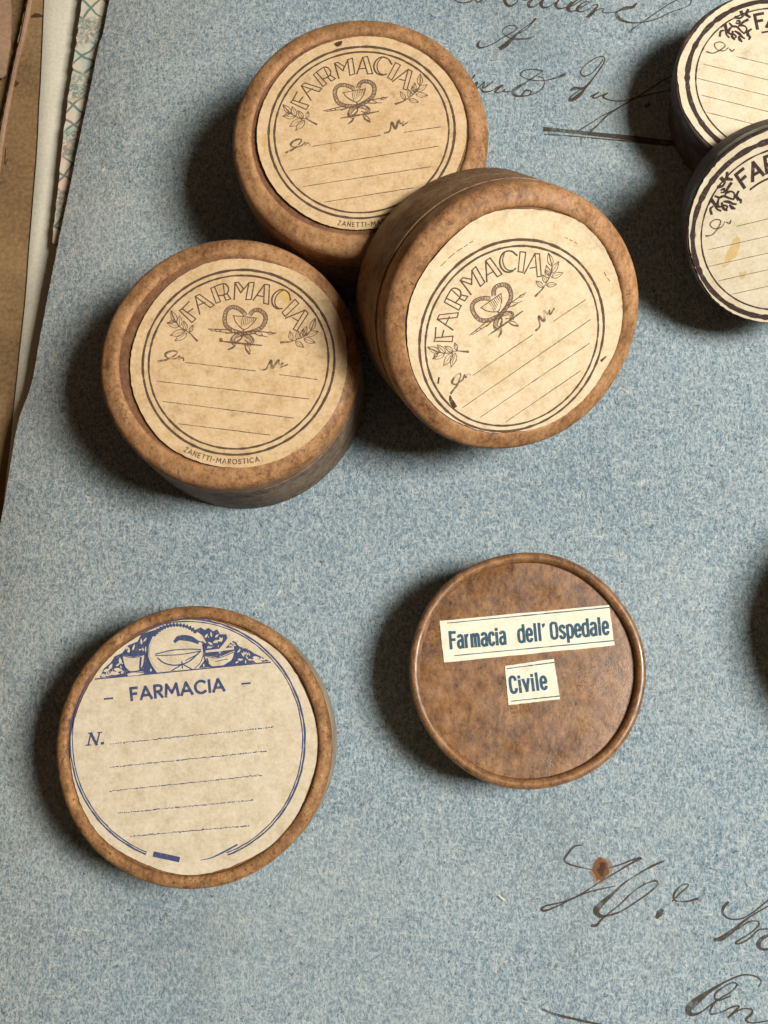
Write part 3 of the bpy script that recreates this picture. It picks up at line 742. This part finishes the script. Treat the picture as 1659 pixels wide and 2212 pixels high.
# 3 the tilted one, leaning on box 1
def tilt(tau, phi):
    t, p = math.radians(tau), math.radians(phi); return np.array([math.sin(t) * math.cos(p), math.sin(t) * math.sin(p), math.cos(t)])
H3 = .0270; n3 = tilt(38, -62); R3 = .0287
b3 = Box('pill_box', np.array((.0174, .0820, .0390)) - n3 * H3, n3, 'round wooden box leaning tilted on its neighbour, cream FARMACIA snake label turned sideways', GRP)
box_parts(b3, R3, H3, .0080, (M['lid'], M['floor'], M['body_brown']), 'soft', 3, -.0001)
f4 = crop(1350, 620, .7535); z3 = H3 + .00016
cr, rr = centre_r(b3, f4, 395, 1375, 435, 1440, z3); cl, rl = centre_r(b3, f4, 355, 1450, 285, 1446, z3)
lab = disc(cl, rl * 1.015, z3, .00013, 7, bites=((-80, 5, .0003), (-105, 9, .0002), (-20, 4, .0002))).build('label', M['cream'], b3.e)
engraved(b3, lab, cr, rr, axis_rot(b3, f4, (640, 1335), (1305, 870), z3), z3, False)
ink = Ink(lambda p: b3.loc(*f4(p), z3), z3 + .00004)
for a, b in (((512, 566), (540, 540)), ((552, 526), (585, 500)), ((596, 490), (624, 472)), ((634, 466), (652, 456)), ((662, 446), (678, 438)), ((1160, 418), (1176, 424)), ((1186, 430), (1200, 436)), ((1210, 440), (1222, 450)), ((1366, 600), (1376, 620)), ((1382, 630), (1394, 646))):
    ink = Ink(lambda p: b3.loc(*f4(p), z3), z3 + .00004); ink.stroke([a, b], .00016, curve=False); ink.build('print_trace', M['ink_fine'], lab)
for st, ww in (([(560, 1244, 1.2), (566, 1270, 3), (584, 1300, 3.4)], .00028), ([(502, 1150, 1.6), (498, 1178, 2)], .0002), ([(1374, 1040), (1352, 1060, 2)], .0003)):
    ink = Ink(lambda p: b3.loc(*f4(p), z3), z3 + .00009); ink.stroke(st, ww); ink.build('dirt_mark', M['rust_core'], lab)

# 4 blue printed label
H4 = .0180; R4 = .0303; c4 = at(418, 1608, H4 - .002)
b4 = Box('pill_box', (c4[0], c4[1], 0), (0, 0, 1), 'round wooden box with beige FARMACIA label printed in navy blue', GRP)
fr4, zf4 = box_parts(b4, R4, H4, .0048, (M['lid_old'], M['floor'], M['body_pale']), 'sunk', 4, .0001)
f5 = crop(150, 2300, .7535); z4 = zf4 + .00032
cl, rl = centre_r(b4, f5, 166, 1458, 178, 1516, z4)
lab = disc(cl, min(rl, fr4 - .0003), z4, .00013, 9, curl=0).build('label', M['beige'], b4.e)
B = lambda p: b4.loc(*f5(p), z4)
u4 = .7535 / 3024 * 1659 * CAMH / FPX * .93     # metres per crop pixel
ink = Ink(B, z4 + .00004)
def ell(a0, a1, dr, n=90): return [(781 + (611 + dr) * math.cos(math.radians(a)), 818 - (632 + dr) * math.sin(math.radians(a))) for a in np.linspace(a0, a1, n)]
for dr, ww in ((3, 9), (-9, 6)):
    ink.stroke(ell(-70, 249, dr, 110), ww * u4, curve=False, jit=.00003)
ink.stroke([(850, 1442, .8), (900, 1432, 1.2), (960, 1405, 2), (1040, 1362, 2)], 4 * u4)
ink.stroke([(602, 1410), (740, 1440)], 27 * u4, curve=False, cap=False)
ink.build('ring_print', M['ink_navy'], lab)
ink = Ink(B, z4 + .00004)
ink.poly([(322, 488), (345, 440), (380, 410), (400, 378), (440, 360), (470, 320), (520, 300), (540, 262), (575, 250), (620, 236), (600, 272), (580, 320), (576, 380), (598, 430), (622, 462), (480, 478)])
ink.poly([(840, 438), (868, 400), (870, 362), (846, 320), (880, 306), (858, 268), (820, 240), (850, 226), (872, 240), (890, 228), (915, 246), (938, 236), (950, 262), (985, 262), (990, 290), (1030, 300), (1052, 326), (1100, 340), (1130, 362), (1170, 380), (1208, 402), (1030, 424)])
for i in range(15):     # scalloped top of the medallion
    a = math.radians(48 + i * 6.5); ink.leaf((722 + 136 * math.cos(a), 352 - 128 * math.sin(a)), (722 + 170 * math.cos(a + .03), 352 - 152 * math.sin(a + .03)), .7)
ink.stroke([(300, 496), (620, 466), (860, 442), (1215, 408)], 7 * u4)
ink.build('vignette_ground', M['ink_navy'], lab)
ink = Ink(B, z4 + .00010, 1e-6)
med = [(722 + 140 * math.cos(a), 352 - 124 * math.sin(a)) for a in np.linspace(0, 2 * math.pi, 40)[:-1]]
ink.poly([(x, min(y, 462 - (x - 620) * .094)) for x, y in med])
ink.poly([(440, 372), (500, 382), (560, 366), (550, 426), (526, 452), (480, 456), (454, 430)])
ink.poly([(466, 470), (500, 458), (548, 456), (556, 466), (520, 476), (470, 480)])
ink.poly([(866, 372), (940, 384), (1032, 346), (1014, 396), (970, 424), (910, 430), (884, 408)])
ink.stroke([(948, 352, .8), (984, 312, 1), (1012, 276, 1.3)], 24 * u4); ink.stroke([(880, 352), (950, 344), (1020, 336)], 12 * u4)
rs = np.random.RandomState(3)
for cx_, cy_, L_, an in [(360, 450, 40, 20), (380, 430, 36, 60), (400, 466, 60, -5), (420, 448, 50, -8), (430, 400, 34, 100), (470, 340, 40, 110), (500, 330, 36, 70), (540, 300, 34, 95), (560, 290, 30, 50), (565, 340, 34, 90), (420, 420, 30, 40), (345, 478, 36, 0),
                         (880, 270, 26, 60), (905, 262, 30, 100), (935, 270, 26, 45), (930, 300, 34, 20), (900, 330, 30, 10), (900, 310, 30, 150), (960, 290, 30, 70), (1050, 350, 24, 40), (1070, 370, 22, 120), (1060, 395, 26, 10), (1095, 365, 22, 60), (1110, 395, 30, 0), (1140, 385, 40, -6), (1150, 402, 44, -4), (1170, 394, 30, -8), (1085, 405, 22, 80), (1040, 408, 22, 30), (590, 448, 20, 90), (866, 424, 18, 90), (1005, 320, 20, 30)]:
    a = math.radians(an); ink.leaf((cx_ - L_ / 2 * math.cos(a), cy_ + L_ / 2 * math.sin(a)), (cx_ + L_ / 2 * math.cos(a), cy_ - L_ / 2 * math.sin(a)), rs.uniform(.25, .5))
for k_ in range(70):
    x_ = rs.uniform(340, 560) if k_ % 2 else rs.uniform(870, 1190)
    top = (490 - (x_ - 330) * .82) if x_ < 600 else (236 + max(0, x_ - 940) * .62); bot = (476 - (x_ - 480) * .08) if x_ < 600 else (432 - (x_ - 860) * .075)
    y_ = rs.uniform(max(top, 262) + 8, bot - 6) if bot - 6 > max(top, 262) + 8 else bot - 10
    if 440 < x_ < 562 and 362 < y_ < 460: continue
    if 862 < x_ < 1036 and 340 < y_ < 434: continue
    a = rs.uniform(0, 3.14); L_ = rs.uniform(10, 24); ink.leaf((x_, y_), (x_ + L_ * math.cos(a), y_ - L_ * math.sin(a)), rs.uniform(.3, .55))
ink.build('vignette_relief', M['beige'], lab)
ink = Ink(B, z4 + .00016, 1e-6)
for st, ww in (([(615, 366), (700, 346), (790, 340), (850, 342)], 6), ([(615, 374), (720, 370), (800, 360), (846, 350)], 5), ([(626, 386), (660, 412), (720, 424), (790, 404), (850, 350)], 7), ([(756, 418), (700, 452)], 6), ([(756, 418), (806, 446)], 6), ([(752, 405), (756, 440)], 6),
               ([(716, 300, .7), (738, 282, 1.2), (790, 284, 1.4), (836, 304, .8)], 22), ([(840, 298), (872, 310), (880, 330)], 5), ([(770, 400), (820, 375)], 5), ([(790, 390), (835, 366)], 4),
               ([(440, 372), (454, 430), (480, 456), (526, 452), (550, 426), (560, 366)], 5), ([(440, 374), (500, 384), (560, 368)], 4), ([(538, 384), (534, 440)], 10), ([(466, 478), (466, 468), (500, 460), (556, 462)], 4), ([(866, 372), (884, 410), (912, 432), (970, 426), (1014, 398), (1032, 346)], 5), ([(868, 368), (940, 356), (1030, 344)], 4), ([(868, 374), (940, 386), (1024, 356)], 4), ([(884, 390), (890, 410)], 8), ([(930, 404), (990, 392)], 4),
               ([(590, 250), (570, 320), (574, 390), (612, 452)], 4), ([(862, 300), (868, 350), (850, 410), (820, 440)], 4), ([(470, 340), (456, 368)], 5), ([(490, 330), (486, 370)], 5)):
    ink.stroke(st, ww * u4)
ink.build('vignette_drawing', M['ink_navy'], lab)
ink = Ink(B, z4 + .00004)
tw = text_width('FARMACIA', .2)
def pl(x, y):
    t = x / tw; return (486 + (975 - 486) * t - y * 6, 607 + (556 - 607) * t - y * 62)
draw_text(ink, 'FARMACIA', pl, 14.5 * u4, .2)
ink.segs([(348, 600), (390, 596)], 9 * u4); ink.segs([(1066, 521), (1108, 517)], 9 * u4)
ink.build('lettering', M['ink_navy'], lab)
ink = Ink(B, z4 + .00004)
ink.segs([(262, 842), (276, 780)], 8 * u4); ink.segs([(276, 780), (306, 838)], 14 * u4); ink.segs([(306, 838), (322, 776)], 8 * u4)
for a, b in (((250, 842), (274, 840)), ((264, 780), (284, 778)), ((312, 776), (334, 774))): ink.segs([a, b], 6 * u4)
ink.stroke([(333, 832), (340, 831)], 14 * u4, curve=False)
ink.build('number_mark', M['ink_navy'], lab)
rs = np.random.RandomState(11)
for a, b in (((375, 835), (1230, 748)), ((375, 958), (1200, 872)), ((375, 1082), (1170, 998)), ((415, 1197), (1128, 1128)), ((480, 1318), (1105, 1262))):
    ink = Ink(B, z4 + .00004); a = np.array(a, float); b = np.array(b, float); k = 62
    for i in range(k):
        p = a + (b - a) * i / k; q = a + (b - a) * (i + rs.uniform(.5, .9)) / k
        ink.stroke([tuple(p + rs.normal(0, 1.5, 2)), tuple(q + rs.normal(0, 1.5, 2))], rs.uniform(3, 6) * u4, curve=False, cap=False)
    ink.build('dotted_line', M['ink_navy'], lab)

# 5 plain lid with two pasted slips
H5 = .0165; R5 = .0258; c5 = at(1137.5, 1445, H5 - .002)
b5 = Box('pill_box', (c5[0], c5[1], 0), (0, 0, 1), "round brown wooden box with two pasted slips reading Farmacia dell'Ospedale Civile", GRP)
fr5, zf5 = box_parts(b5, R5, H5, .0075, (M['plain_lid'], M['plain_lid'], M['body_brown']), 'bead', 5, .0012)
f6 = crop(1550, 2100, .663); z5 = zf5 + .00022
def slip(corners, lines, texts):
    P = [b5.loc(*f6(p), z5) for p in corners]; rs_ = np.random.RandomState(len(texts)); ring = []
    for a, b in zip(P, P[1:] + P[:1]):
        for t in np.linspace(0, 1, 14)[:-1]: ring.append(a + (b - a) * t + rs_.normal(0, .00003, 2))
    n = len(ring); mb = MB(); ring = ring[::-1]
    mb.add([(*p, z5) for p in ring] + [(*p, z5 - .00014) for p in ring], [tuple(range(n))] + [((i + 1) % n, i, n + i, n + (i + 1) % n) for i in range(n)])
    s = mb.build('label_slip', M['slip'], b5.e)
    uu = .663 / 3024 * 1659 * CAMH / FPX * .935
    for a, b in lines:
        ink = Ink(lambda p: b5.loc(*f6(p), z5), z5 + .00004); ink.stroke([a, b], 6 * uu, curve=False, jit=.00001); ink.build('border_line', M['ink_slip'], s)
    for txt, p0, p1, cap in texts:
        p0 = np.array(p0, float); p1 = np.array(p1, float); d = p1 - p0; up = np.array((d[1], -d[0])) / np.linalg.norm(d)
        tw = sum(NARROW[c][0] + .17 for c in txt) - .17; x = 0
        ink = Ink(lambda p: b5.loc(*f6(p), z5), z5 + .00004, 6e-7)
        for ch in txt:
            for st in NARROW[ch][1]:
                Q = [(*(p0 + d * ((x + q[0]) / tw) + up * (q[1] * cap)), q[2] if len(q) > 2 else 1.0) for q in st]
                ink.stroke(Q, .175 * cap * uu, curve=len(Q) > 3, n=3, cap=len(Q) < 3)
            x += NARROW[ch][0] + .17
        ink.build('lettering', M['ink_slip'], s)
slip([(272, 520), (1280, 425), (1312, 665), (300, 768)], [((318, 533), (1282, 440)), ((362, 726), (1308, 637))],
     [('Farmacia', (337, 684), (666, 656), 98), ("dell'", (745, 646), (900, 632), 98), ('Ospedale', (938, 628), (1277, 597), 98)])
slip([(660, 787), (952, 745), (988, 985), (682, 1020)], [((672, 804), (956, 766)), ((698, 997), (986, 966))], [('Civile', (698, 950), (911, 922), 98)])

_fl = [[(1030, 380), (1080, 430, 1.4), (1140, 440)], [(1325, 325, 1.8), (1250, 365, 1.6), (1180, 430)], [(1005, 500, 1.6), (1080, 432), (1150, 440, 1.4), (1215, 505, 1.2), (1270, 550)],
 [(962, 400, 1.6), (972, 470, 1.8), (978, 560), (1020, 610, 1.2)], [(872, 590, 1.4), (886, 515, 1.4), (935, 500)], [(1082, 515, 1.2), (1074, 600, 1.6), (1110, 645, 1.2)], [(1120, 510), (1180, 545, 1.8), (1230, 600, 1.4), (1275, 630)],
 [(1180, 600), (1200, 650, 2), (1232, 682)], [(1225, 415, 1.8), (1285, 432), (1312, 480), (1282, 540)], [(1336, 580, 2), (1328, 525, 1.6), (1382, 478, 1.2)], [(1340, 580), (1362, 608, 1.6), (1350, 645)], [(1298, 240, 2), (1362, 282, 1.4)],
 [(1334, 160, 1.4), (1300, 225, 2)], [(1222, 195, 2.2), (1244, 252, 1.8)], [(1128, 285, 2), (1195, 300, 1.4), (1250, 270)], [(1150, 345), (1195, 345, 1.4), (1180, 392), (1138, 375)], [(888, 445), (940, 412, 1.4), (958, 452)], [(1100, 560), (1140, 600), (1100, 630)], [(1040, 470), (1010, 530, 1.6), (1050, 560)]]
def _fc(p):      # the crop [2624,0,...] in units of that label's ring, turned level
    x = (p[0] * .2411 + 2624) * IW / 3024; y = p[1] * .2411 * IW / 3024
    q = (at(x, y, .01748)[:2] - at(1676, 174, .0173)[:2] - np.array((.0002, -.0001))) / .0211
    a = math.radians(16.5); return (q[0] * math.cos(a) - q[1] * math.sin(a), q[0] * math.sin(a) + q[1] * math.cos(a))
FLOWER = [[(*_fc(q), q[2] if len(q) > 2 else 1.0) for q in st] for st in _fl]
# 6, 7 dark boxes at the right edge
def dark_label(bx, lab, c, r, rot, z, seed):
    ca, sa = math.cos(rot), math.sin(rot)
    def T(p): return (c[0] + r * (p[0] * ca - p[1] * sa), c[1] + r * (p[0] * sa + p[1] * ca))
    for rr_, ww in ((1.0, .058), (.905, .018)):
        ink = Ink(T, z + .00004)
        ink.stroke([(rr_ * math.cos(a), rr_ * math.sin(a)) for a in np.linspace(0, 2 * math.pi, 120)], ww * r, curve=False, cap=False, jit=.000010); ink.build('ring_print', M['ink_dark'], lab)
    ink = Ink(T, z + .00004); s = 'FARMACIA'; tw = text_width(s, .16); hh = .175
    def place(x, y):
        ang = math.radians(123) - (x + y * .12) * (math.radians(92) / tw); rr_ = .675 + y * hh
        return (rr_ * math.cos(ang), rr_ * math.sin(ang))
    draw_text(ink, s, place, .036 * r, .16)
    ink.stroke([(.615 * math.cos(math.radians(a)), .615 * math.sin(math.radians(a))) for a in np.linspace(119, 44, 16)], .022 * r)
    ink.build('lettering', M['ink_dark'], lab)
    for sg in (1, -1):
        ink = Ink(T, z + .00004)
        for st in FLOWER: ink.stroke([(q[0] * sg, *q[1:]) for q in st], .019 * r, n=4)
        ink.build('flower_print', M['ink_dark'], lab)
    ink = Ink(T, z + .00004)
    ink.stroke([(-.84, .14, 1.6), (-.77, .14), (-.70, .20, 1.4), (-.66, .27), (-.72, .30), (-.78, .26), (-.74, .20), (-.66, .20), (-.62, .25)], .014 * r); ink.stroke([(-.60, .24), (-.57, .22, 1.6), (-.55, .25)], .014 * r)
    ink.build('script_print', M['ink_fine'], lab)
    for y, x0, x1 in ((.17, -.50, .8), (-.02, -.84, .84), (-.21, -.86, .86), (-.40, -.78, .78), (-.59, -.66, .66)):
        ink = Ink(T, z + .00004); ink.stroke([(x0, y), (x1, y)], .0085 * r, curve=False, jit=.000012); ink.build('ruled_line', M['ink_fine'], lab)

H6 = .0173; R6 = .0239; c6 = at(1676, 174, H6)
b6 = Box('pill_box', (c6[0], c6[1], 0), (0, 0, 1), 'dark round box with ivory label, flat at the top right corner', 'dark round pharmacy boxes')
box_parts(b6, R6, H6, .0050, (M['dark'], M['dark'], M['dark_side']), 'flat', 6, .0020)
z6 = H6 + .00018; lab = disc((.0002, -.0001), R6 - .0006, z6, .00013, 13, .00010, ((185, 8, .0004), (150, 10, .0003)), .5).build('label', M['ivory'], b6.e)
f7 = crop(2624, 0, .2411)
dark_label(b6, lab, (.0002, -.0001), .0211, axis_rot(b6, f7, (600, 1100), (1659, 1360), z6), z6, 4)
H7 = .018; n7 = tilt(36, -100); R7 = .0222
c7 = at(1703, 490, R7 * math.sin(math.radians(36)) + H7 * math.cos(math.radians(36)))
b7 = Box('pill_box', c7 - n7 * H7, n7, 'dark round box with ivory label, leaning tilted at the right edge', 'dark round pharmacy boxes')
box_parts(b7, R7, H7, .0048, (M['dark'], M['dark'], M['dark_side']), 'flat', 7, .0006)
z7 = H7 + .00018; lab = disc((0, -.0001), R7 - .0006, z7, .00013, 17, .00010, curl=0).build('label', M['ivory'], b7.e)
f8 = crop(2624, 800, .2486)
dark_label(b7, lab, (-.0008, -.0007), .0198, axis_rot(b7, f8, (680, 840), (1600, 630), z7), z7, 6)
ink = Ink(lambda p: b7.loc(*f8(p), z7), z7 + .00003)
ink.poly([(1110, 530), (1170, 560), (1165, 680), (1130, 780), (1110, 850), (1040, 890), (990, 970), (900, 1030), (870, 990), (920, 920), (950, 800), (1010, 690), (1050, 590)], True)
ink.poly([(1150, 1080), (1200, 1100), (1260, 1060), (1270, 1120), (1220, 1190), (1170, 1200)], True)
ink.build('yellow_stain', M['yellow'], lab)

# 8 a box just past the right edge: its shadow reaches into the picture
c8 = at(1990, 1372, 0)
b8 = Box('pill_box', (c8[0], c8[1], 0), (0, 0, 1), 'round wooden box just past the right edge, only its shadow in view', GRP)
box_parts(b8, .0296, .0230, .0085, (M['lid'], M['floor'], M['body_brown']), 'soft', 8)
z8 = .0230 + .00016
lab = disc((0, 0), .0240, z8, .00013, 21).build('label', M['tan'], b8.e)
engraved(b8, lab, (0, 0), .0215, .3, z8)
